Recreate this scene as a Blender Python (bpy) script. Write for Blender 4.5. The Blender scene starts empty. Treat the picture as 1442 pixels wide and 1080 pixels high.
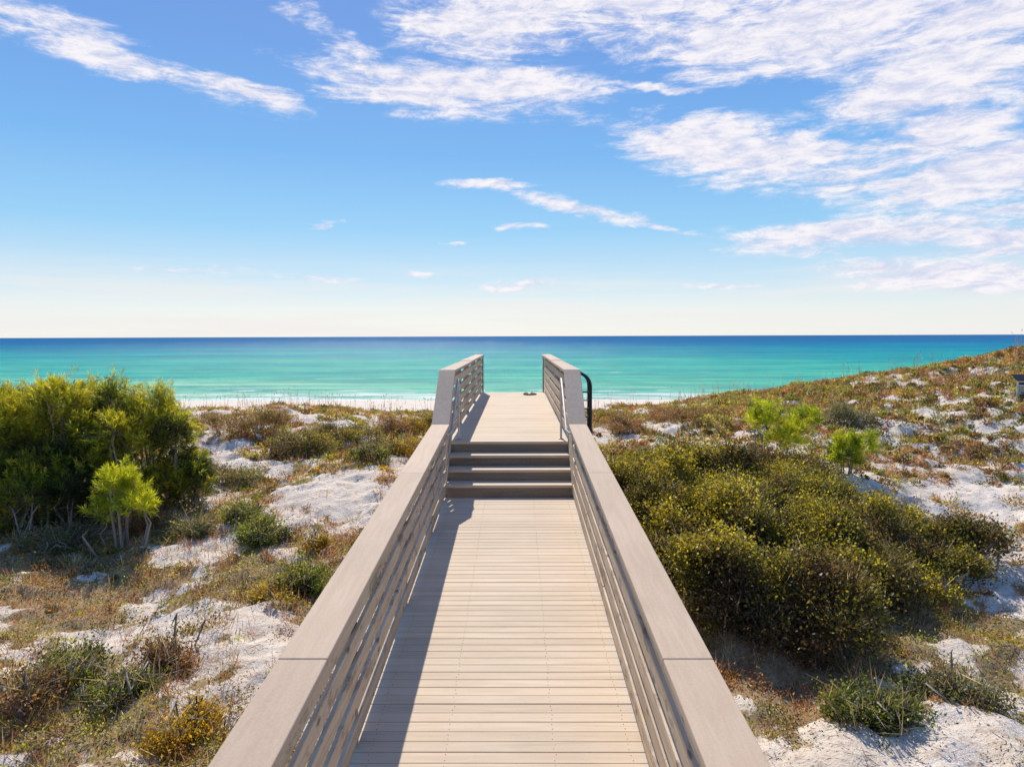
import bpy, math, random
import numpy as np
from mathutils import Vector, Matrix, Euler
rng=np.random.default_rng(7); random.seed(7)
S=bpy.context.scene
S.view_settings.view_transform='Standard'
try: S.view_settings.look='None'
except: pass
S.view_settings.exposure=0
F=961.0; TH=math.atan((540-473.5)/F); YAW=math.radians(0.42); CZ=6.5
def sl(r,g,b):
    f=lambda c:(c/255/12.92) if c/255<=.04045 else ((c/255+.055)/1.055)**2.4
    return (f(r),f(g),f(b))
def ray(px,py):
    u=(px-721)/F; v=(540-py)/F
    x=u; y=math.cos(TH)+v*math.sin(TH); z=-math.sin(TH)+v*math.cos(TH)
    c,s=math.cos(YAW),math.sin(YAW)
    return np.array([c*x-s*y, s*x+c*y, z])
def P(px,py,d):
    r=ray(px,py); r=r/r[1]*d
    return np.array([r[0],r[1],r[2]+CZ])
# ---------------- camera
cam=bpy.data.cameras.new('camera'); co=bpy.data.objects.new('camera',cam); S.collection.objects.link(co)
cam.lens=24; cam.sensor_width=36; cam.sensor_fit='HORIZONTAL'; cam.clip_end=100000; cam.clip_start=.05
co.matrix_world=Matrix.Translation((0,0,CZ))@Matrix.Rotation(YAW,4,'Z')@Matrix.Rotation(math.pi/2-TH,4,'X')@Matrix.Rotation(math.radians(-.2),4,'Z')
S.camera=co
# ---------------- sun
AZ=math.radians(-11); EL=math.radians(44)
sd=Vector((math.sin(AZ)*math.cos(EL),math.cos(AZ)*math.cos(EL),math.sin(EL)))
sun=bpy.data.lights.new('sun','SUN'); sun.energy=5.0; sun.angle=math.radians(.5); sun.color=(1,.93,.82)
so=bpy.data.objects.new('sun',sun); S.collection.objects.link(so)
so.rotation_euler=sd.to_track_quat('Z','Y').to_euler(); so.location=(0,0,30)
# ---------------- node helper
class NT:
    def __init__(s,nt): s.nt=nt
    def n(s,t,**k):
        nd=s.nt.nodes.new(t)
        for a,b in k.items(): setattr(nd,a,b)
        return nd
    def l(s,a,b): s.nt.links.new(a,b)
    def put(s,inp,v):
        if isinstance(v,bpy.types.NodeSocket): s.l(v,inp)
        elif v is not None: inp.default_value=v
    def m(s,op,a,b=None,c=None,clamp=False):
        nd=s.n('ShaderNodeMath',operation=op); nd.use_clamp=clamp
        s.put(nd.inputs[0],a)
        if b is not None: s.put(nd.inputs[1],b)
        if c is not None: s.put(nd.inputs[2],c)
        return nd.outputs[0]
    def mix(s,f,a,b,bt='MIX'):
        nd=s.n('ShaderNodeMix',data_type='RGBA',blend_type=bt)
        s.put(nd.inputs[0],f)
        for i,v in ((6,a),(7,b)):
            if not isinstance(v,bpy.types.NodeSocket): v=tuple(v)+((1,) if len(v)==3 else ())
            s.put(nd.inputs[i],v)
        return nd.outputs[2]
    def mr(s,v,a,b,c=0,d=1,sm=True):
        nd=s.n('ShaderNodeMapRange'); nd.interpolation_type='SMOOTHSTEP' if sm else 'LINEAR'
        s.put(nd.inputs[0],v); 
        for i,q in enumerate((a,b,c,d)): nd.inputs[i+1].default_value=q
        return nd.outputs[0]
    def map(s,v,loc=(0,0,0),rot=(0,0,0),sc=(1,1,1),t='POINT'):
        nd=s.n('ShaderNodeMapping',vector_type=t); s.l(v,nd.inputs[0])
        nd.inputs[1].default_value=loc; nd.inputs[2].default_value=rot; nd.inputs[3].default_value=sc
        return nd.outputs[0]
    def noise(s,v,sc,det=4,ro=.55,dist=0):
        nd=s.n('ShaderNodeTexNoise'); s.l(v,nd.inputs['Vector']); nd.inputs['Scale'].default_value=sc
        nd.inputs['Detail'].default_value=det; nd.inputs['Roughness'].default_value=ro; nd.inputs['Distortion'].default_value=dist
        return nd
    def ramp(s,v,stops):
        nd=s.n('ShaderNodeValToRGB'); s.l(v,nd.inputs[0]); e=nd.color_ramp.elements
        while len(e)<len(stops): e.new(.5)
        for i,(p,c) in enumerate(stops): e[i].position=p; e[i].color=tuple(c)+(1,)
        return nd.outputs[0]
# ---------------- world
W=bpy.data.worlds.new('World'); S.world=W; W.use_nodes=True; W.node_tree.nodes.clear(); T=NT(W.node_tree)
try: W.cycles.sampling_method='MANUAL'; W.cycles.sample_map_resolution=256
except Exception: pass
STR=.13
sky=T.n('ShaderNodeTexSky',sky_type='NISHITA'); sky.sun_disc=False; sky.sun_elevation=EL; sky.sun_rotation=AZ%(2*math.pi)
sky.altitude=0; sky.air_density=1.0; sky.dust_density=.4; sky.ozone_density=2.5
tc=T.n('ShaderNodeTexCoord'); sp=T.n('ShaderNodeSeparateXYZ'); T.l(tc.outputs['Generated'],sp.inputs[0])
az=T.m('ARCTAN2',sp.outputs[0],sp.outputs[1]); el=T.m('ARCSINE',sp.outputs[2])
cb=T.n('ShaderNodeCombineXYZ'); T.l(az,cb.inputs[0]); T.l(el,cb.inputs[1]); ae=cb.outputs[0]
wn=T.noise(T.map(ae,sc=(6,12,1)),1.0,4,.65)
vm=T.n('ShaderNodeVectorMath',operation='SUBTRACT'); T.l(wn.outputs['Color'],vm.inputs[0]); vm.inputs[1].default_value=(.5,.5,.5)
vs=T.n('ShaderNodeVectorMath',operation='MULTIPLY'); T.l(vm.outputs[0],vs.inputs[0]); vs.inputs[1].default_value=(.15,.05,0)
va=T.n('ShaderNodeVectorMath',operation='ADD'); T.l(ae,va.inputs[0]); T.l(vs.outputs[0],va.inputs[1]); aw=va.outputs[0]
CL=[ # px,py,rx,ry,rot,weight
(110,50,260,32,-14,1.1),(360,128,130,20,-8,1.1),(10,18,120,30,-10,.8),
(640,126,240,36,-3,1.25),(500,75,130,24,-30,.8),(930,122,120,8,-3,.8),
(690,35,150,52,5,1.2),(900,5,190,45,-3,1.2),(1010,60,170,48,-10,1.15),(1170,30,220,75,-5,1.35),(1400,20,190,65,0,1.3),
(1300,115,200,80,12,1.35),(1330,180,160,75,20,1.25),(1050,215,260,44,-14,1.2),(1200,250,200,44,-8,1.05),(1370,250,200,50,8,1.35),
(1230,332,250,28,-2,1.3),(1420,345,170,28,-3,1.2),(1340,392,210,26,-4,1.2),(1430,300,130,14,0,1.0),
(690,263,70,10,-2,.95),(815,292,110,14,-12,1.0),(930,322,80,7,-10,.8),(735,318,36,6,0,.7),(455,315,32,7,12,.8),(635,345,24,4,0,.6),
(575,390,60,7,0,.8),(720,404,110,7,2,.75),(1010,405,80,6,0,.75),(220,378,140,7,-3,.65),(440,390,140,7,-2,.65)]
acc=None
for (px,py,rx,ry,ro,w) in CL:
    r=ray(px,py); r=r/np.linalg.norm(r); A=math.atan2(r[0],r[1]); E=math.asin(r[2])
    k=math.cos(A)
    mv=T.map(aw,loc=(A,E,0),rot=(0,0,math.radians(ro)),sc=(rx/F*k*k*1.15,ry/F*k*1.2,1),t='TEXTURE')
    ln=T.n('ShaderNodeVectorMath',operation='LENGTH'); T.l(mv,ln.inputs[0])
    g=T.mr(ln.outputs[1] if len(ln.outputs)>1 else ln.outputs[0],0,1.3,w,0)
    acc=g if acc is None else T.m('MAXIMUM',acc,g)
n1=T.noise(T.map(ae,rot=(0,0,math.radians(9)),sc=(5.5,28,1)),1.0,8,.66,.8).outputs[0]
n2=T.noise(T.map(ae,loc=(3,1,0),rot=(0,0,math.radians(-6)),sc=(24,75,1)),1.0,6,.72,.4).outputs[0]
nn=T.m('ADD',T.m('MULTIPLY',T.m('SUBTRACT',n1,.5),2.5),T.m('MULTIPLY',T.m('SUBTRACT',n2,.5),1.3))
raw=T.m('ADD',acc,nn)
dens=T.mr(raw,.22,1.08)
dens=T.m('MULTIPLY',dens,T.mr(acc,0.02,.45))
K=1/STR
grad=T.ramp(T.mr(el,0,.5,0,1,False),[(0,sl(240,241,238)),(.075,sl(232,238,240)),(.16,sl(198,225,243)),(.30,sl(148,205,244)),(.5,sl(116,180,240)),(.75,sl(104,158,229)),(.98,sl(98,144,220))])
gK=T.mix(1,grad,(K,K,K),'MULTIPLY')
base=T.mix(.87,sky.outputs[0],gK)
ccol=T.mix(T.mr(T.m('ADD',n2,T.m('MULTIPLY',n1,.5)),.55,.92),tuple(c*K for c in sl(206,212,238)),tuple(c*K for c in sl(253,248,251)))
hn=T.noise(T.map(ae,sc=(2.5,38,1)),1.0,5,.55).outputs[0]
hzf=T.m('MULTIPLY',T.mr(el,.02,.12,1,0),T.mr(hn,.42,.62,.0,.8),clamp=True)
base=T.mix(hzf,base,tuple(c*K for c in sl(242,240,238)))
fin=T.mix(T.m('MULTIPLY',dens,.96),base,ccol)
bg=T.n('ShaderNodeBackground'); T.l(fin,bg.inputs[0]); bg.inputs[1].default_value=STR
ow=T.n('ShaderNodeOutputWorld'); T.l(bg.outputs[0],ow.inputs[0])
# ---------------- materials
def mat(name):
    m=bpy.data.materials.new(name); m.use_nodes=True; m.node_tree.nodes.clear(); t=NT(m.node_tree)
    o=t.n('ShaderNodeOutputMaterial'); return m,t,o
def leafmat(name,trans=.4):
    m,t,o=mat(name); a=t.n('ShaderNodeAttribute',attribute_name='Col')
    d=t.n('ShaderNodeBsdfPrincipled'); t.l(a.outputs[0],d.inputs['Base Color']); d.inputs['Roughness'].default_value=.45; d.inputs['Specular IOR Level'].default_value=.35
    tr=t.n('ShaderNodeBsdfTranslucent'); c=t.mix(1,a.outputs[0],(1.8,1.65,.8),'MULTIPLY'); t.l(c,tr.inputs[0])
    mx=t.n('ShaderNodeMixShader'); mx.inputs[0].default_value=trans; t.l(d.outputs[0],mx.inputs[1]); t.l(tr.outputs[0],mx.inputs[2]); t.l(mx.outputs[0],o.inputs[0]); return m
M_leaf=leafmat('leaf',.45); M_dry=leafmat('dry_grass',.3)
def barkmat():
    m,t,o=mat('bark'); tc=t.n('ShaderNodeTexCoord'); n=t.noise(tc.outputs['Object'],20,5).outputs[0]
    b=t.n('ShaderNodeBsdfPrincipled'); b.inputs['Roughness'].default_value=.9
    t.l(t.mix(n,(.16,.13,.10),(.46,.40,.34)),b.inputs['Base Color']); t.l(b.outputs[0],o.inputs[0]); return m
M_bark=barkmat()
def wood(name,c1,c2,c3,axis,knots=False,rough=.75,var=(.86,1.10),wear=.25):
    m,t,o=mat(name); tc=t.n('ShaderNodeTexCoord'); a=t.n('ShaderNodeAttribute',attribute_name='Col')
    sc=[28,28,28]; sc[axis]=1.6
    off=t.n('ShaderNodeVectorMath',operation='MULTIPLY_ADD'); t.l(a.outputs[0],off.inputs[0]); off.inputs[1].default_value=(37,53,71); t.l(tc.outputs['Object'],off.inputs[2])
    v=off.outputs[0]
    g=t.noise(t.map(v,sc=sc),1.0,6,.65,.4).outputs[0]
    bl=t.noise(v,1.7,4,.6).outputs[0]
    c=t.mix(t.mr(g,.3,.7),c1,c2)
    c=t.mix(t.mr(bl,.45,.75),c,c3)
    wl=t.noise(tc.outputs['Object'],.9,5,.6).outputs[0]
    c=t.mix(t.mr(wl,.42,.68,0,wear),c,tuple(q*.66 for q in c1))
    sep=t.n('ShaderNodeSeparateColor'); t.l(a.outputs[0],sep.inputs[0])
    vv=t.mr(sep.outputs[0],0,1,var[0],var[1],False)
    cc=t.n('ShaderNodeCombineXYZ'); 
    for i in range(3): t.l(vv,cc.inputs[i])
    c=t.mix(1,c,cc.outputs[0],'MULTIPLY')
    h=g
    if knots:
        vo=t.n('ShaderNodeTexVoronoi'); ks=[9,9,9]; ks[axis]=4.2
        t.l(t.map(v,sc=ks),vo.inputs['Vector']); vo.inputs['Scale'].default_value=1
        kf=t.mr(vo.outputs['Distance'],.07,.20,1,0)
        c=t.mix(t.m('MULTIPLY',kf,.8),c,(.06,.04,.03))
        st=t.noise(t.map(v,sc=[1 if i!=axis else .4 for i in range(3)]),7,5,.75).outputs[0]; c=t.mix(t.mr(st,.52,.66,0,.7),c,(.13,.09,.06))
    sa=t.noise(v,90,3,.7).outputs[0]
    c=t.mix(t.mr(sa,.3,.75,0,.22),c,(.66,.57,.45))
    b=t.n('ShaderNodeBsdfPrincipled'); t.l(c,b.inputs['Base Color']); b.inputs['Roughness'].default_value=rough; b.inputs['Specular IOR Level'].default_value=.3
    bp=t.n('ShaderNodeBump'); bp.inputs['Strength'].default_value=.45; bp.inputs['Distance'].default_value=.004; t.l(h,bp.inputs['Height']); t.l(bp.outputs[0],b.inputs['Normal'])
    t.l(b.outputs[0],o.inputs[0]); return m
M_deck=wood('deck_wood',(.58,.44,.295),(.70,.56,.40),(.64,.50,.35),0,var=(.92,1.07),wear=.22)
M_rail=wood('rail_board_wood',(.46,.34,.21),(.70,.54,.36),(.56,.41,.27),1,knots=True)
M_cap=wood('cap_wood',(.50,.35,.225),(.58,.42,.285),(.54,.38,.255),1)
M_post=wood('post_wood',(.34,.25,.16),(.52,.40,.27),(.40,.30,.20),2,knots=True)
M_riser_shade=wood('riser_shade_wood',(.22,.15,.10),(.32,.23,.16),(.26,.18,.13),0)  # backlit shade of the risers put into a darker wood colour; joists share it
def simple(name,c,rough=.5,metal=0):
    m,t,o=mat(name); tc=t.n('ShaderNodeTexCoord'); n=t.noise(tc.outputs['Object'],14,5,.6).outputs[0]
    b=t.n('ShaderNodeBsdfPrincipled'); t.l(t.mix(t.mr(n,.3,.7),tuple(x*.8 for x in c),tuple(x*1.15 for x in c)),b.inputs['Base Color'])
    b.inputs['Roughness'].default_value=rough; b.inputs['Metallic'].default_value=metal; t.l(b.outputs[0],o.inputs[0]); return m
M_galv=simple('galvanised_metal',(.6,.58,.54),.55,.2); M_black=simple('black_metal',(.03,.03,.035),.5,.3)
M_rub=simple('rubber',(.03,.03,.03),.7); M_sign=simple('sign_face',(.62,.60,.52),.6); M_screw=simple('screw_heads',(.30,.22,.16),.6,.1)
# ---------------- mesh helpers
def mkobj(name,V,Fc,m,parent=None,Col=None,smooth=False,attrs=None):
    me=bpy.data.meshes.new(name); V=np.asarray(V,dtype=np.float32)
    if isinstance(Fc,np.ndarray):
        k=Fc.shape[1]; me.vertices.add(len(V)); me.vertices.foreach_set('co',V.ravel())
        me.loops.add(Fc.size); me.loops.foreach_set('vertex_index',Fc.astype(np.int32).ravel())
        me.polygons.add(len(Fc)); me.polygons.foreach_set('loop_start',np.arange(0,Fc.size,k,dtype=np.int32))
        try: me.polygons.foreach_set('loop_total',np.full(len(Fc),k,dtype=np.int32))
        except Exception: pass
        me.update(calc_edges=True)
    else:
        me.from_pydata([tuple(map(float,v)) for v in V],[],Fc); me.update()
    if Col is not None:
        ca=me.attributes.new('Col','FLOAT_COLOR','POINT'); C=np.ones((len(V),4),dtype=np.float32); C[:,:3]=Col; ca.data.foreach_set('color',C.ravel())
    if attrs:
        for k2,v2 in attrs.items():
            at=me.attributes.new(k2,'FLOAT','POINT'); at.data.foreach_set('value',np.asarray(v2,dtype=np.float32))
    if smooth: me.polygons.foreach_set('use_smooth',np.ones(len(me.polygons),dtype=bool))
    me.materials.append(m); ob=bpy.data.objects.new(name,me); S.collection.objects.link(ob)
    if parent: ob.parent=parent
    return ob
def empty(name):
    e=bpy.data.objects.new(name,None); S.collection.objects.link(e); return e
class Boxes:
    def __init__(s): s.V=[];s.F=[];s.C=[]
    def hexa(s,pts,col=None):
        b=len(s.V); s.V+= [tuple(p) for p in pts]
        for f in ((0,3,2,1),(4,5,6,7),(0,1,5,4),(1,2,6,5),(2,3,7,6),(3,0,4,7)): s.F.append(tuple(b+i for i in f))
        c=col if col is not None else rng.random(3); s.C+= [tuple(c)]*8
    def box(s,x0,x1,y0,y1,z0,z1,col=None):
        s.hexa([(x0,y0,z0),(x1,y0,z0),(x1,y1,z0),(x0,y1,z0),(x0,y0,z1),(x1,y0,z1),(x1,y1,z1),(x0,y1,z1)],col)
    def slope(s,x0,x1,ya,za,yb,zb,th,col=None):
        s.hexa([(x0,ya,za-th),(x1,ya,za-th),(x1,yb,zb-th),(x0,yb,zb-th),(x0,ya,za),(x1,ya,za),(x1,yb,zb),(x0,yb,zb)],col)
    def make(s,name,m,parent=None,bev=.003):
        ob=mkobj(name,s.V,s.F,m,parent,Col=np.array(s.C))
        if bev:
            md=ob.modifiers.new('bevel','BEVEL'); md.width=bev; md.segments=2; md.limit_method='ANGLE'
        return ob
def tubes(name,polys,m,parent=None,sides=6):
    V=[];Fc=[]
    for pts,rad in polys:
        pts=[np.array(p,float) for p in pts]; b=len(V)
        for i,p in enumerate(pts):
            t=pts[min(i+1,len(pts)-1)]-pts[max(i-1,0)]; t=t/(np.linalg.norm(t)+1e-9)
            a=np.cross(t,(0,0,1) if abs(t[2])<.9 else (1,0,0)); a/=np.linalg.norm(a); c=np.cross(t,a)
            for k in range(sides):
                an=2*math.pi*k/sides; V.append(p+rad[i]*(math.cos(an)*a+math.sin(an)*c))
        for i in range(len(pts)-1):
            for k in range(sides):
                k2=(k+1)%sides; Fc.append((b+i*sides+k,b+i*sides+k2,b+(i+1)*sides+k2,b+(i+1)*sides+k))
    return mkobj(name,V,Fc,m,parent,smooth=True)
# ---------------- numpy noise
def hsh(ix,iy,s):
    h=(ix.astype(np.int64)*374761393+iy.astype(np.int64)*668265263+s*974634777)&0xffffffff
    h=((h^(h>>13))*1274126177)&0xffffffff; h=h^(h>>16); return (h&0xffff)/65535.0
def vn(x,y,s=0):
    ix=np.floor(x);iy=np.floor(y);fx=x-ix;fy=y-iy; fx=fx*fx*(3-2*fx);fy=fy*fy*(3-2*fy)
    a=hsh(ix,iy,s);b=hsh(ix+1,iy,s);c=hsh(ix,iy+1,s);d=hsh(ix+1,iy+1,s)
    return a+(b-a)*fx+(c-a)*fy+(a-b-c+d)*fx*fy
def fbm(x,y,o=4,s=0,g=.5):
    r=0;a=1;t=0
    for i in range(o):
        r=r+a*vn(x*2**i+i*17.3,y*2**i+i*5.7,s+i); t+=a; a*=g
    return r/t
def sst(v,a,b):
    t=np.clip((v-a)/(b-a),0,1); return t*t*(3-2*t)
# ---------------- terrain
cps=[(-100,1080,4.8),(140,1080,4.9),(330,1080,5.0),(0,900,7.0),(200,900,7.15),(400,900,7.15),(0,800,9.2),(250,800,9.2),(450,790,9.4),(100,740,10.8),
(350,720,11.3),(520,690,12.2),(560,660,13),(-200,770,10.5),(0,700,12.5),(300,650,15),(450,640,15.5),(590,630,16),(300,582,21),(450,580,22),(590,592,22),(0,590,22),(-200,585,22),
(1100,1080,5.0),(1442,1080,5.0),(1700,1080,5),(1050,950,6.5),(1350,950,6.4),(950,850,8.0),(1400,820,8.9),(1350,760,10.3),(1350,700,12),(1650,700,12),(1300,640,14.5),(1400,580,18),
(1420,530,22),(1442,497,26),(1600,478,27),(1250,570,20),(1250,532,26),(1100,554,27),(1000,577,24),(850,600,22),(870,640,15),(1000,640,14),(1150,640,14.5)]
CP=np.array([P(*c) for c in cps]+[np.array(q,float) for q in [(-12,-8,3.2),(12,-8,3.2),(0,-8,3.0),(-30,10,3.6),(30,10,4.2),(32,26,6.0),(-32,22,4.4),(-20,31,3.2),(0,31,3.0),(20,33,3.8),(38,34,4.0),(-.1,3,3.2),(-.1,7,3.25),(-.1,13,3.7),(-30,-10,3.3),(30,-10,3.4)]])
def phi(r): return np.sqrt(r*r+.6)
D=phi(np.hypot(CP[:,None,0]-CP[None,:,0],CP[:,None,1]-CP[None,:,1]))
n=len(CP); A=np.zeros((n+1,n+1)); A[:n,:n]=D-np.eye(n)*.15; A[n,:n]=1; A[:n,n]=1
wts=np.linalg.solve(A,np.append(CP[:,2],0))
def GH(x,y):
    sh=x.shape; x=x.ravel().astype(float); y=y.ravel().astype(float)
    xc=np.clip(x,-34,38); yc=np.clip(y,-10,34); z=np.full(x.shape,wts[n])
    for i in range(n): z+=wts[i]*phi(np.hypot(xc-CP[i,0],yc-CP[i,1]))
    am=sst(y,60,30)*.9+.1
    z=z+am*((fbm(x*.35,y*.35,3,11)-.5)*.45+(fbm(x*1.3,y*1.3,3,12)-.5)*.34+(fbm(x*5,y*5,4,13)-.5)*.13)
    b=np.interp(y,[30,45,58,70,90,200],[1.9,1.3,.85,0.0,-1.6,-12])+am*(fbm(x*.5,y*.5,3,14)-.5)*.3
    t=sst(y,28,42); z=z*(1-t)+b*t
    w=np.exp(-((x+.1)/1.1)**4)*sst(y,20,17); top=np.where(y<8.46,4.5-.06*(8.46-y),5.07)-.5
    z=np.where((w>.05)&(z>top),z*(1-w)+top*w,z)
    return z.reshape(sh)
def reg(x,y,px,py,d,rx,ry):
    c=P(px,py,d); return np.exp(-((x-c[0])/rx)**2-((y-c[1])/ry)**2)
def mats(x,y):
    v=fbm(x*.9,y*.9,4,31)*.45+fbm(x*3.2,y*3.2,5,35,.6)*.55
    v=.5+(v-.5)*1.6
    r=.22*reg(x,y,200,830,8.7,3.2,.8)+.14*reg(x,y,1300,940,6.6,2.2,1.3)+.15*reg(x,y,1200,890,7.7,2.5,1.2)+.28*reg(x,y,1250,520,26.5,9,2.2)+.22*reg(x,y,1020,575,22.5,4,3)
    r+=.2*reg(x,y,560,630,16,1.2,2.5)+.20*reg(x,y,40,720,11.5,4,1.5)+.2*reg(x,y,1080,740,10,2.6,2)+.08*reg(x,y,350,620,17,3,3)+.08*reg(x,y,150,960,6,2,.8)+.06*reg(x,y,60,1050,5.2,1,.6)
    r-=.28*reg(x,y,440,700,11.8,1.4,1.3)+.2*reg(x,y,1360,705,12,3,.9)+.14*reg(x,y,1400,1060,5.2,1.2,.5)+.15*reg(x,y,300,880,7.5,1.2,.5)+.06*reg(x,y,1350,620,16,5,3)
    m=v+r-.02; return np.where(y>30,0,m)*sst(y,34,28)
def axis(dense0,dense1,st,lo,hi,gr=1.18):
    a=list(np.arange(dense0,dense1,st)); s=st; v=a[-1]
    while v<hi: s*=gr; v+=s; a.append(v)
    s=st; v=a[0]; b=[]
    while v>lo: s*=gr; v-=s; b.append(v)
    return np.array(b[::-1]+a)
gx=axis(-13,17,.06,-600,600); gy=axis(3.5,27,.065,-60,300,1.12)
X,Y=np.meshgrid(gx,gy); Z=GH(X,Y); mv=sst(mats(X,Y),.47,.64)
nx,ny=len(gx),len(gy); I=np.arange(nx*ny).reshape(ny,nx)
Fq=np.stack([I[:-1,:-1],I[:-1,1:],I[1:,1:],I[1:,:-1]],-1).reshape(-1,4)
m,t,o=mat('sand'); tc=t.n('ShaderNodeTexCoord'); pos=tc.outputs['Object']; at=t.n('ShaderNodeAttribute',attribute_name='veg')
b=t.n('ShaderNodeBsdfPrincipled'); b.inputs['Roughness'].default_value=.95; b.inputs['Specular IOR Level'].default_value=.1
na=t.noise(pos,1.1,5,.6).outputs[0]; nb=t.noise(pos,7,7,.7).outputs[0]; nc=t.noise(pos,38,4,.7).outputs[0]
sand=t.mix(t.mr(na,.3,.7),(.72,.60,.47),(.84,.73,.60))
sand=t.mix(t.mr(nb,.50,.68,0,.7),sand,(.44,.30,.20))
sand=t.mix(t.mr(nc,.58,.65,0,.8),sand,(.18,.11,.07))
lit=t.mix(t.mr(nb,.3,.7),(.24,.13,.06),(.44,.31,.17)); lit=t.mix(t.mr(nc,.45,.62),lit,(.22,.18,.05))
fv=t.m('ADD',at.outputs['Fac'],t.m('MULTIPLY',t.m('SUBTRACT',nb,.5),2.0)); fv=t.mr(fv,.30,.65,0,.9)
fv=t.m('MULTIPLY',fv,t.mr(at.outputs['Fac'],0,.1))
t.l(t.mix(fv,sand,lit),b.inputs['Base Color'])
bp=t.n('ShaderNodeBump'); bp.inputs['Strength'].default_value=.75; bp.inputs['Distance'].default_value=.06
t.l(t.m('ADD',nb,t.m('MULTIPLY',nc,.35)),bp.inputs['Height']); t.l(bp.outputs[0],b.inputs['Normal']); t.l(b.outputs[0],o.inputs[0])
mkobj('sand_dune_ground',np.stack([X,Y,Z],-1).reshape(-1,3),Fq,m,smooth=True,attrs={'veg':mv.ravel()})
# ---------------- sea
sx=axis(-60,60,2,-40000,40000,1.35); sy=axis(62,120,1.0,58,40000,1.2)
X2,Y2=np.meshgrid(sx,sy); Z2=np.where(Y2<250,.10*np.sin(Y2*.9+.6*np.sin(X2*.07)+fbm(X2*.05,Y2*.05,2,5)*5),0)*sst(Y2,250,120)
I=np.arange(X2.size).reshape(X2.shape); Fs=np.stack([I[:-1,:-1],I[:-1,1:],I[1:,1:],I[1:,:-1]],-1).reshape(-1,4)
m,t,o=mat('sea_water'); g=t.n('ShaderNodeNewGeometry'); sp=t.n('ShaderNodeSeparateXYZ'); t.l(g.outputs['Position'],sp.inputs[0])
wb=t.noise(t.map(g.outputs['Position'],sc=(.005,.03,1)),1,5,.6).outputs[0]
yy=t.m('MULTIPLY',sp.outputs[1],t.mr(wb,.3,.7,.62,1.5))
lg=t.m('LOGARITHM',t.m('MAXIMUM',yy,10),10)
f=t.mr(lg,1.8,3.3,0,1,False)
col=t.ramp(f,[(0,(.42,.64,.42)),(.07,(.20,.56,.36)),(.16,(.07,.48,.33)),(.28,(.018,.40,.33)),(.42,(.006,.32,.34)),(.56,(.005,.22,.33)),(.72,(.007,.15,.31)),(1,(.012,.13,.28))])
st=t.noise(t.map(g.outputs['Position'],sc=(.04,.22,1)),1,8,.75).outputs[0]
col=t.mix(t.mr(st,.42,.58,0,.8),col,t.mix(1,col,(.30,.62,.80),'MULTIPLY'))
st2=t.noise(t.map(g.outputs['Position'],loc=(9,5,0),sc=(.012,.06,1)),1,8,.75).outputs[0]
col=t.mix(t.mr(st2,.48,.64,0,.55),col,t.mix(1,col,(1.7,1.3,1.1),'MULTIPLY'))
fo=t.noise(t.map(g.outputs['Position'],sc=(.09,.75,1)),1,7,.7,.6).outputs[0]
near=t.mr(sp.outputs[1],70,90,1,0)
ff=t.mr(t.m('ADD',fo,t.m('MULTIPLY',near,.17)),.62,.69,0,.85)
ff=t.m('MULTIPLY',ff,t.mr(sp.outputs[1],72,160,1,.25))
col=t.mix(ff,col,(.85,.85,.80))
df=t.n('ShaderNodeBsdfDiffuse'); t.l(col,df.inputs[0]); gl=t.n('ShaderNodeBsdfGlossy'); gl.inputs['Roughness'].default_value=.2
b1=t.noise(t.map(g.outputs['Position'],sc=(.5,1.6,1)),1,6,.65).outputs[0]
bp=t.n('ShaderNodeBump'); bp.inputs['Strength'].default_value=1; bp.inputs['Distance'].default_value=.5; t.l(b1,bp.inputs['Height'])
t.l(bp.outputs[0],gl.inputs['Normal']); t.l(bp.outputs[0],df.inputs['Normal'])
mx=t.n('ShaderNodeMixShader'); mx.inputs[0].default_value=.06; t.l(df.outputs[0],mx.inputs[1]); t.l(gl.outputs[0],mx.inputs[2]); t.l(mx.outputs[0],o.inputs[0])
mkobj('sea',np.stack([X2,Y2,Z2],-1).reshape(-1,3),Fs,m,smooth=True)
# ---------------- boardwalk
XC=-.10; Y0=-4; YS=8.46; ZS=4.5; SL=.06; TR=.26; RI=.1425; YU=YS+3*TR; ZU=ZS+4*RI; YE=17.4
dz=lambda y: ZS-SL*(YS-y)
bw=empty('wooden_boardwalk')
B=Boxes(); SC=Boxes(); y=Y0; pw=.0855; gp=.0042
while y+pw<=YS-.004:
    j=rng.normal(0,.0006); B.slope(XC-.93+rng.normal(0,.004),XC+.93+rng.normal(0,.004),y,dz(y)+j,y+pw,dz(y+pw)+j+rng.normal(0,.0004),.035)
    if y>2.5:
        for xo in (-.72,-.3,.3,.72):
            for yo in (.022,.064):
                cx=XC+xo+rng.normal(0,.004); cy=y+yo+rng.normal(0,.003); zz=dz(cy)+.0022; SC.box(cx-.002,cx+.002,cy-.002,cy+.002,zz-.004,zz)
    y+=pw+gp
B.make('lower_deck_planks',M_deck,bw,.003); SC.make('screws',M_screw,bw,0)
B=Boxes(); y=YU-.02
while y<YE:
    B.box(XC-.93,XC+.93,y,y+pw,ZU-.035,ZU+rng.normal(0,.0005)); y+=pw+gp
YE=y-gp
for i in range(3):
    yy0=YS+i*TR; z=ZS+(i+1)*RI
    for k in range(2): B.box(XC-.80,XC+.80,yy0-.025+k*.142,yy0-.025+k*.142+.136,z-.035,z)
for i in range(1,9):
    for k in range(2): B.box(XC-.80,XC+.80,YE+.01+(i-1)*.28+k*.142,YE+.01+(i-1)*.28+k*.142+.136,ZU-.17*i-.035,ZU-.17*i)
B.make('upper_deck_and_treads',M_deck,bw,.003)
B=Boxes()
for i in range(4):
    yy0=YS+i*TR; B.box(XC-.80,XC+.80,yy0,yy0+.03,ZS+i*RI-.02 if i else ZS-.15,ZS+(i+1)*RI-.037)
B.make('step_risers',M_riser_shade,bw)
B=Boxes()
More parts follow.
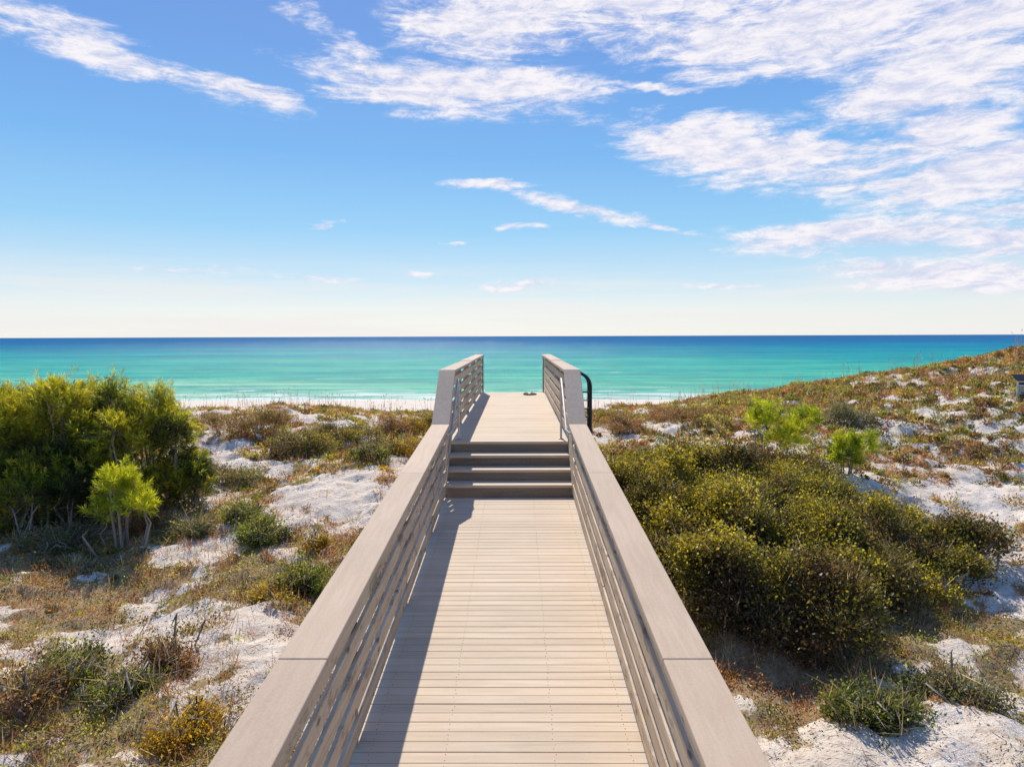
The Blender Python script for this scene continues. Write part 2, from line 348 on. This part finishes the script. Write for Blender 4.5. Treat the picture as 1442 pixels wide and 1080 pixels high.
for xo in (-.86,-.3,.3,.86):
    B.slope(XC+xo-.02,XC+xo+.02,Y0,dz(Y0)-.04,YS-.02,dz(YS)-.04,.2); B.box(XC+xo-.02,XC+xo+.02,YU+.01,YE-.01,ZU-.24,ZU-.04)
for sx_ in (-.83,.80): B.slope(XC+sx_,XC+sx_+.035,YS-.02,ZS+.02,YU+.02,ZU-.02,.3)
for sx_ in (-.86,.82): B.slope(XC+sx_,XC+sx_+.04,YE+.002,ZU-.02,YE+2.3,ZU-1.40,.3)
B.make('joists_and_stringers',M_riser_shade,bw)
CW0,CW1=.735,.955; RH=.925
for side in (-1,1):
    R=empty('wooden_railing')
    def xr(a,b): 
        p,q=XC+side*a,XC+side*b; return (min(p,q),max(p,q))
    TK=.04; UH=.98
    posts=[-3.6,-1.8,0.05,1.85,3.65,5.4,7.1]
    C=Boxes(); x0,x1=xr(CW0,CW1)
    js=[Y0,-.9,2.9,6.05,YS-.10]
    for a,b_ in zip(js[:-1],js[1:]):
        C.slope(x0,x1,a+.0015,dz(a)+RH+rng.normal(0,.001),b_-.0015,dz(b_)+RH,TK)
    ya,yb=YS-.10,YU+.0; za,zb=dz(YS-.10)+RH,ZU+UH
    C.slope(x0,x1,ya+.001,za+.0,yb-.001,zb,TK+.015)
    for a,b_ in ((yb,12.9),(12.9,YE-.05)): C.slope(x0,x1,a+.0015,ZU+UH,b_-.0015,ZU+UH-.01,TK)
    C.make('top_cap',M_cap,R,.006)
    Q=Boxes(); x0,x1=xr(.787,.811)
    nb_=5; bh=.112
    for k in range(nb_):
        zo=.055+k*(bh+.055)
        jj=[Y0,-1.8,1.85,5.4,YS-.06]
        for a,b_ in zip(jj[:-1],jj[1:]):
            e=rng.normal(0,.003); Q.slope(x0+e*.4,x1+e*.4,a+.002,dz(a)+zo+bh+e,b_-.002,dz(b_)+zo+bh+rng.normal(0,.003),bh)
        Q.slope(x0,x1,YS-.055,dz(YS)+zo+bh,YU+.02,ZU+zo+bh+.02,bh)
        for a,b_ in ((YU+.024,12.9),(12.9,YE-.04)):
            Q.slope(x0,x1,a+.002,ZU+zo+bh+.02,b_-.002,ZU+zo+bh+.02,bh)
    Q.make('rail_boards',M_rail,R,.003)
    O=Boxes(); x0,x1=xr(.818,.908)
    for p in posts: O.box(x0,x1,p,p+.14,2.6,dz(p)+RH-TK-.002)
    O.box(x0,x1,YS-.19,YS-.10,2.6,dz(YS-.2)+RH-TK-.003); O.box(x0,x1,YU+.03,YU+.17,2.8,ZU+UH-TK-.012)
    for p in (11.1,12.83,14.9,YE-.2): O.box(x0,x1,p,p+.14,2.4,ZU+UH-TK-.014)
    x0,x1=xr(.752,.785)
    O.box(x0,x1,YE-.13,YE-.05,ZU+.002,ZU+UH-TK-.013)
    O.make('posts',M_post,R,.004)
    H=empty('metal_handrail'); hx=XC+side*.712
    tubes('pipe',[([(hx,YU+.22,ZU),(hx,YU+.22,ZU+.80),(hx,YU+.17,ZU+.84),(hx,YU+.10,ZU+.82),(hx,YS-.02,ZS+.83),(hx+side*.03,YS-.10,ZS+.80),(hx+side*.07,YS-.10,ZS+.80)],[.016]*7)],M_galv,H,10)
    bb=Boxes(); bb.box(hx-.035,hx+.035,YU+.185,YU+.255,ZU+.002,ZU+.012); bb.make('base_plates',M_galv,H,.002)
# arched metal frame outside right rail
G=empty('arched_metal_frame'); gc=P(812,560,12.2); pol=[]
for yo,rr in ((0,.25),(.35,.25)):
    pts=[(gc[0]-rr,gc[1]+yo,3.7)]+[(gc[0]-rr*math.cos(a),gc[1]+yo,5.6+.24*math.sin(a)) for a in np.linspace(0,math.pi,14)]+[(gc[0]+rr,gc[1]+yo,3.7)]
    pol.append((pts,[.026]*len(pts)))
for a in np.linspace(0,math.pi,7): pol.append(([(gc[0]-.25*math.cos(a),gc[1],5.6+.24*math.sin(a)),(gc[0]-.25*math.cos(a),gc[1]+.35,5.6+.24*math.sin(a))],[.012]*2))
for z in (5.05,5.2,5.35,5.5): pol.append(([(gc[0]-.25,gc[1],z),(gc[0]+.25,gc[1],z)],[.012]*2))
tubes('frame',pol,M_black,G,8)
# sandals
for k,(sxp,rot) in enumerate(((741,.4),(750,-.7))):
    c=P(sxp,552,16.6); E=empty('sandal'); V=[];nS=18
    for zz in (0,.028):
        for i in range(nS):
            a=2*math.pi*i/nS; V.append((.05*math.sin(a)*(1+.25*math.cos(a)),.135*math.cos(a),zz))
    Fc=[tuple(range(nS))[::-1],tuple(range(nS,2*nS))]+[(i,(i+1)%nS,nS+(i+1)%nS,nS+i) for i in range(nS)]
    mkobj('sole',V,Fc,M_rub,E)
    tubes('strap',[([(-.045,.0,.02),(-.03,.03,.055),(0,.07,.04)],[.007]*3),([(.045,.0,.02),(.03,.03,.055),(0,.07,.04)],[.007]*3),([(-.045,-.04,.02),(0,-.04,.065),(.045,-.04,.02)],[.008]*3)],M_rub,E)
    E.location=(c[0],c[1],ZU+.004); E.rotation_euler=(0,0,rot)
# sign at right edge
c=P(1441,560,18.5); gz=float(GH(np.array([c[0]]),np.array([c[1]]))[0]); SG=empty('park_information_sign'); bb=Boxes()
bb.box(c[0]-.06,c[0]+.06,c[1],c[1]+.1,gz-.3,c[2]+.22); bb.make('post',M_post,SG)
bb=Boxes(); bb.box(c[0]-.2,c[0]+.32,c[1]-.03,c[1]-.003,c[2]-.05,c[2]+.42); bb.make('panel',M_sign,SG)
bb=Boxes(); bb.slope(c[0]-.25,c[0]+.37,c[1]-.08,c[2]+.44,c[1]+.14,c[2]+.58,.03); bb.box(c[0]-.16,c[0]+.28,c[1]-.036,c[1]-.031,c[2]+.30,c[2]+.37)
for i in range(5): bb.box(c[0]-.16,c[0]+.16+.1*random.random(),c[1]-.036,c[1]-.031,c[2]+.23-i*.052,c[2]+.25-i*.052)
bb.make('roof_and_lettering',M_black,SG)
# ---------------- vegetation
def nrm(v): return v/(np.linalg.norm(v,axis=1,keepdims=True)+1e-9)
class Leaves:
    def __init__(s): s.a=[]
    def add(s,Pb,Dr,L,Wd,C): s.a.append((Pb,nrm(Dr),np.broadcast_to(L,(len(Pb),)),np.broadcast_to(Wd,(len(Pb),)),np.broadcast_to(C,(len(Pb),3))))
    def make(s,name,m,parent=None):
        Pb=np.concatenate([q[0] for q in s.a]);Dr=np.concatenate([q[1] for q in s.a]);L=np.concatenate([q[2] for q in s.a])[:,None];Wd=np.concatenate([q[3] for q in s.a])[:,None];C=np.concatenate([q[4] for q in s.a])
        N=len(Pb); sd_=nrm(np.cross(Dr,rng.normal(size=(N,3)))); up=np.cross(Dr,sd_)
        V=np.stack([Pb,Pb+Dr*L*.5+sd_*Wd*.5+up*Wd*.12,Pb+Dr*L,Pb+Dr*L*.5-sd_*Wd*.5+up*Wd*.12],1).reshape(-1,3)
        Fc=np.arange(N*4).reshape(-1,4); return mkobj(name,V,Fc,m,parent,Col=np.clip(np.repeat(C,4,0),0,.6))
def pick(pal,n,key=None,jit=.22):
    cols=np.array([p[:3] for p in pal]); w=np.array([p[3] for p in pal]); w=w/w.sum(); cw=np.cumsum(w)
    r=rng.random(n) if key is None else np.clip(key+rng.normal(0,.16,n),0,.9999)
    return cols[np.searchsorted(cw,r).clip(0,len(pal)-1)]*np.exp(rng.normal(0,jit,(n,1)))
PINE=[(.045,.055,.02,2.0),(.10,.13,.02,2.2),(.22,.25,.02,2.8),(.42,.38,.03,2.2)]
OAK=[(.15,.09,.045,2.4),(.065,.055,.018,2.6),(.13,.12,.026,3.0),(.22,.20,.03,2.4),(.36,.29,.035,.9)]
GREY=[(.14,.15,.08,2),(.20,.20,.10,2),(.10,.10,.05,1),(.24,.18,.10,1)]
GREEN=[(.06,.08,.02,2),(.14,.18,.03,3),(.28,.29,.04,1.5)]
BROWN=[(.22,.11,.05,2),(.30,.16,.08,2),(.12,.06,.03,2),(.20,.17,.05,1)]
GOLD=[(.42,.26,.02,2),(.20,.18,.03,2),(.14,.09,.03,1)]
BRIGHT=[(.44,.48,.03,3),(.30,.37,.03,2),(.16,.21,.03,1)]
def gh1(x,y): return float(GH(np.array([float(x)]),np.array([float(y)]))[0])
def shrub(name,lumps,ncl,k,ll,lw,pal,cr=.07,needle=False,branches=40,gap=.42,shell=.45,sub=0,twig=.5,disp=.0):
    lumps=list(lumps)
    for i,q in enumerate(lumps):
        g0=gh1(q[0],q[1])
        if q[2]<g0+.25*q[5]: q=(q[0],q[1],g0+.25*q[5])+q[3:]; lumps[i]=q
    for q in list(lumps):
        for s_ in range(sub):
            dd=rng.normal(size=3); dd/=np.linalg.norm(dd); dd[2]=abs(dd[2])*.9+.05; f_=rng.uniform(.20,.52)
            lumps.append((q[0]+dd[0]*q[3]*1.0,q[1]+dd[1]*q[4]*1.0,q[2]+dd[2]*q[5]*.82,q[3]*f_,q[4]*f_,q[5]*f_*rng.uniform(.7,1.4)))
    Lp=np.array(lumps); c=Lp[:,:3]; r=Lp[:,3:]
    wt=(r[:,0]*r[:,2]+r[:,1]*r[:,2]+r[:,0]*r[:,1]); wt/=wt.sum()
    idx=rng.choice(len(Lp),ncl*2,p=wt); d=nrm(rng.normal(size=(ncl*2,3))); d[:,2]=np.abs(d[:,2])*np.where(rng.random(ncl*2)<.8,1,-.5); d=nrm(d)
    fac=(1-shell*rng.random(ncl*2)**1.6); lump=.70+.58*fbm(d[:,0]*3.2+idx*3.1,d[:,1]*3.2+d[:,2]*4,3,51,.65)
    p=c[idx]+d*r[idx]*(fac*lump)[:,None]
    if disp>0:
        for ax_ in range(3): p[:,ax_]+=disp*2*(fbm(p[:,0]*2.3+p[:,2]*1.9+ax_*31,p[:,1]*2.3-p[:,2]*1.3,3,95+ax_,.6)-.5)
        sp_=rng.random(len(p))<.06; p[sp_]+=(d[sp_]*.3+np.array([0,0,.7]))*rng.uniform(.08,.24,(sp_.sum(),1))
    g=GH(p[:,0],p[:,1]); ok=p[:,2]>g+.03
    for j in range(len(Lp)):
        q=np.linalg.norm((p-c[j])/r[j],axis=1); ok&=~((q<.5)&(idx!=j))
    nz=fbm(p[:,0]*3.2+p[:,2]*1.7,p[:,1]*3.2+p[:,2]*2.3,3,61); ok&=(nz>gap-.12*rng.random(len(nz)))
    ok&=(np.abs(p[:,0]-XC)>1.02)|(p[:,1]<0)
    p=p[ok][:ncl]; d=d[ok][:ncl]; N=len(p)
    if N<5: print('empty shrub',name,lumps[0]); return
    E=empty(name)
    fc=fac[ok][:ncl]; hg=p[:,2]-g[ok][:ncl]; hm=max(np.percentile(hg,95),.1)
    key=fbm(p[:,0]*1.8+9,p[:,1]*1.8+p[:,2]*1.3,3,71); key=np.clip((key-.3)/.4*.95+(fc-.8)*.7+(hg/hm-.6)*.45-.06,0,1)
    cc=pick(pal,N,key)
    Lv=Leaves()
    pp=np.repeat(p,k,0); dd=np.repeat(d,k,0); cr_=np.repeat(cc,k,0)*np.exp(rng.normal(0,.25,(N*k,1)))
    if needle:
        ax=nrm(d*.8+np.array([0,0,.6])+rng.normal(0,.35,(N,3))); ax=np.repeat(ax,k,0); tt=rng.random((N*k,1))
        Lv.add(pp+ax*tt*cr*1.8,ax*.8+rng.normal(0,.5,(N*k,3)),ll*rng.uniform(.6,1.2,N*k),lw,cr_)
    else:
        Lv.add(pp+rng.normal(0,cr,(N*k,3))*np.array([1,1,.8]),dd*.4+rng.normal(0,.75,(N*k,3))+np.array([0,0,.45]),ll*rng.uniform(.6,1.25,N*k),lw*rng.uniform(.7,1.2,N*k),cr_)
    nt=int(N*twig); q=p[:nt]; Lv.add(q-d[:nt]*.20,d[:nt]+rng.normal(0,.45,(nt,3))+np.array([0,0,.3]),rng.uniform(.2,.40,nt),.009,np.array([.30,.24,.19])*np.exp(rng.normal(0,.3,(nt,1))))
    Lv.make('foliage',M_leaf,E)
    pol=[]; iok=idx[ok]
    for i in range(branches):
        j=rng.integers(N); e=p[j]; L0=iok[j]; bx,by=c[L0,0]+rng.normal(0,r[L0,0]*.25),c[L0,1]+rng.normal(0,r[L0,1]*.25)
        if abs(bx-XC)<1.05: bx=XC+1.1*np.sign(bx-XC)
        s0=np.array([bx,by,gh1(bx,by)-.05])
        m1=s0*.6+e*.4+np.array([0,0,.12])+rng.normal(0,.07,3); m2=s0*.25+e*.75+np.array([0,0,.07])+rng.normal(0,.06,3)
        R0=.010+.012*min(1.5,float(np.linalg.norm(e-s0))); pol.append(([s0,m1,m2,e],[R0,R0*.75,R0*.45,R0*.15]))
    if pol: tubes('branches',pol,M_bark,E,5)
    return E
def L(px,py,d,rx,ry,rz): return tuple(P(px,py,d))+(rx,ry,rz)
shrub('sand_pine_shrub',[L(200,632,12,.85,.85,.92),L(105,624,12.2,1.0,1.0,.98),L(235,690,12,.6,.6,.55),L(120,690,11.4,.85,.7,.75)],7500,15,.11,.012,PINE,cr=.08,needle=True,branches=150,gap=.43,sub=6,shell=.55,disp=.12)
shrub('sand_pine_shrub',[L(0,632,12,1.1,1,1.0),L(-130,632,12,1.2,1.1,1.0),L(30,700,11.2,1.0,.8,.8),L(-90,700,11,1.2,.8,.8)],7000,15,.11,.012,PINE,cr=.08,needle=True,branches=150,gap=.43,sub=6,shell=.55,disp=.12)
shrub('scrub_oak_thicket',[L(905,690,11,.62,.8,.60),L(1000,680,11.5,.9,.8,.56),L(1110,705,11.5,.9,.9,.5),L(950,765,9.5,.62,.9,.72),L(1080,795,9.3,1.0,.9,.7),L(1200,770,10,1.0,.9,.5),L(1310,795,9.8,.8,.7,.34),
 L(1025,872,7.5,.6,.6,.64),L(1120,890,7.2,.75,.6,.56),L(1210,850,8.3,.6,.6,.42),L(1300,840,8.8,.5,.5,.30),L(990,830,8.4,.55,.6,.55),L(1030,730,10.4,.9,.8,.6),L(1150,830,8.6,.8,.7,.5),L(1130,740,10.6,.9,.7,.5)],23000,14,.044,.027,OAK,cr=.08,branches=560,gap=.43,sub=6,shell=.55,twig=.9,disp=.22)
for q in [((430,628,15.5,.9,.7,.38),900,OAK),((350,600,17.5,.9,.7,.4),900,BROWN),((480,615,16.5,.7,.6,.3),600,OAK),((555,608,17.5,.6,.6,.3),500,BROWN),((590,602,18,.4,.6,.3),400,GOLD),((330,680,13.6,.6,.4,.28),420,GREY),
 ((270,750,10.6,.42,.33,.2),380,GREY),((365,767,10.1,.36,.3,.25),420,GREEN),((340,747,11.0,.28,.28,.18),260,GREEN),((425,840,8.5,.42,.38,.26),560,GREEN),((385,848,8.2,.3,.3,.18),300,GOLD),((440,767,9.9,.2,.2,.12),160,GOLD),
 ((90,948,6.3,.33,.35,.14),330,GREEN),((235,938,6.5,.28,.26,.15),240,BROWN),((265,1040,5.4,.30,.34,.12),360,GOLD),((170,985,5.9,.33,.3,.10),260,GREEN),((1240,1045,5.5,.38,.33,.16),560,GREEN),((1340,1005,5.9,.35,.3,.13),280,GREY),
 ((90,775,10.0,.6,.4,.22),400,GREY),((200,748,10.9,.5,.3,.2),300,BROWN),((30,1000,5.8,.40,.35,.18),200,BROWN),((560,642,15,.5,.5,.2),400,GOLD),((515,657,14.2,.5,.35,.16),350,GREEN),((880,603,18,.6,.8,.3),500,BROWN),((960,592,20,.9,.8,.32),700,BROWN),
 ((1200,603,17.5,.7,.6,.3),500,GREY),((1240,855,8.4,.3,.3,.22),240,GREY)]:
    shrub('beach_scrub_shrub',[L(*q[0])],int(q[1]*1.2),10,.04 if q[0][2]>8 else .036,.02 if q[0][2]>8 else .018,q[2],cr=.05,branches=20,gap=.43,shell=.85,sub=6,twig=.9,disp=.10)
for lum,nn_ in [([L(1080,600,13.5,.30,.3,.35),L(1130,600,13.6,.28,.3,.30),L(1105,625,13.4,.45,.3,.25)],300),([L(1200,640,12.6,.35,.3,.28),L(1185,655,12.5,.25,.2,.2)],190),([L(165,690,10.2,.24,.2,.28),L(195,712,10.1,.24,.2,.14),L(150,722,10.1,.2,.2,.16)],210)]:
    shrub('young_pine',lum,nn_,34,.12,.011,BRIGHT,cr=.08,needle=True,branches=9,gap=.38,shell=.8,sub=3,disp=.06)
# --- ground cover
def scatter(N,x0,x1,y0,y1,pw_=1.0):
    x=rng.uniform(x0,x1,N); u=rng.random(N); y=y0+(y1-y0)*u**pw_
    k=(np.abs(x)<y*.80+2.0)&(np.abs(x-XC)>1.0)
    return x[k],y[k]
x,y=scatter(900000,-20,22,3.5,30,1.5); m_=mats(x,y); k=m_>(.52+.09*rng.random(len(x))); x=x[k];y=y[k];m_=m_[k]
z=GH(x,y); key=fbm(x*1.1,y*1.1,4,81); N=len(x)
MAT=[(.40,.17,.08,1.6),(.36,.26,.09,2.2),(.20,.21,.03,3),(.36,.33,.07,2)]
print('mats',N)
hb=fbm(x*6,y*6,2,83)
Lv=Leaves(); sc=np.clip(y/9,.85,2.2)
Lv.add(np.stack([x,y,z+rng.random(N)*.13*sst(hb,.4,.75)*sst(m_,.5,.65)],1),rng.normal(0,.8,(N,3))+np.array([0,0,.7]),.036*sc*rng.uniform(.6,1.3,N),.017*sc,pick(MAT,N,np.clip((key-.32)/.36,0,1),.4)*(.6+.8*hb)[:,None])
Lv.make('ground_cover_mat',M_leaf)
x,y=scatter(11000,-20,24,4,29,1.35); m_=mats(x,y)+.45*reg(x,y,1380,610,16,7,5)+.35*reg(x,y,1300,500,25,9,4)+.18*reg(x,y,150,950,6,3,1.5)
k=m_>(.38+.34*rng.random(len(x))); x=x[k];y=y[k]; nC=len(x); rad=rng.uniform(.04,.20,nC)*np.where(rng.random(nC)<.15,1.5,1); kk=60
pals=[GREY,GREEN,BROWN,GOLD,OAK]; ty=rng.choice(5,nC,p=[.18,.14,.38,.06,.24]); Lv=Leaves()
print('clumps',nC)
for ti in range(5):
    s_=np.where(ty==ti)[0]; n_=len(s_)*kk; ii=np.repeat(s_,kk); d=nrm(rng.normal(size=(n_,3))); d[:,2]=np.abs(d[:,2]); rr=rad[ii]*rng.random(n_)**.4*rng.uniform(.6,1.3,n_)
    px_=x[ii]+d[:,0]*rr; py_=y[ii]+d[:,1]*rr; pz=GH(px_,py_)+d[:,2]*rr*.75
    cc=np.repeat(pick(pals[ti],len(s_)),kk,0)*np.exp(rng.normal(0,.35,(n_,1)))
    s2=np.clip(y[ii]/9,.75,2); Lv.add(np.stack([px_,py_,pz],1),d+rng.normal(0,.6,(n_,3)),.038*s2,.017*s2,cc)
Lv.make('dune_scrub_clumps',M_leaf)
# dry grass + twiggy litter
x,y=scatter(20000,-20,24,4,29,1.5); m_=mats(x,y)+.28*reg(x,y,330,730,11,2.5,1.5)+.25*reg(x,y,1250,540,24,10,4)+.25*reg(x,y,200,770,10,3,1)+.16*reg(x,y,120,980,6,3,1.5)
k=m_>(.44+.28*rng.random(len(x))); x=x[k];y=y[k]; nC=len(x); kk=16; ii=np.repeat(np.arange(nC),kk); n_=len(ii)
print('grass',nC)
h=np.repeat(rng.uniform(.08,.26,nC),kk); px_=x[ii]+rng.normal(0,.06,n_); py_=y[ii]+rng.normal(0,.06,n_); z=GH(px_,py_)-.01
DR=[(.46,.20,.13,3),(.50,.34,.20,3),(.28,.13,.07,2),(.26,.22,.07,1)]
cc=np.repeat(pick(DR,nC),kk,0)*np.exp(rng.normal(0,.25,(n_,1)))
Lv=Leaves(); Lv.add(np.stack([px_,py_,z],1),rng.normal(0,.5,(n_,3))+np.array([0,0,.9]),h*rng.uniform(.6,1.2,n_),.007*np.clip(y[ii]/8,.8,2.5),cc)
x,y=scatter(70000,-14,18,3.8,20,1.6); k=mats(x,y)>.33+.15*rng.random(len(x)); x=x[k];y=y[k];n_=len(x)
Lv.add(np.stack([x,y,GH(x,y)+.008],1),rng.normal(0,1,(n_,3))*np.array([1,1,.18]),rng.uniform(.04,.16,n_),.008*np.clip(y/8,.8,2),np.array([.26,.17,.11])*np.exp(rng.normal(0,.5,(n_,1))))
x,y=scatter(700,-20,22,18,29); k=(fbm(x*.7,y*.7,2,91)>.42); x=x[k];y=y[k]; z=GH(x,y)
for j in range(2):
    xx=x+rng.normal(0,.15,len(x)); yy_=y+rng.normal(0,.15,len(x)); zz=GH(xx,yy_); n_=len(xx); dr=nrm(rng.normal(0,.14,(n_,3))+np.array([0,0,1])); hh=rng.uniform(.35,.85,n_)
    Lv.add(np.stack([xx,yy_,zz],1),dr,hh,.012,np.array([.26,.19,.12])); Lv.add(np.stack([xx,yy_,zz],1)+dr*(hh*.85)[:,None],dr+rng.normal(0,.3,(n_,3)),.12,.025,np.array([.28,.20,.12]))
for (px,py,d,hh) in [(1165,930,6.9,.85),(1150,925,7,.6),(60,760,10.2,.5)]:
    c=P(px,py,d); c[2]=gh1(c[0],c[1]); Lv.add(c[None,:]+rng.normal(0,.02,(3,3)),rng.normal(0,.08,(3,3))+np.array([0,0,1]),hh,.012,np.array([.35,.28,.2]))
Lv.make('dry_dune_grass',M_dry)
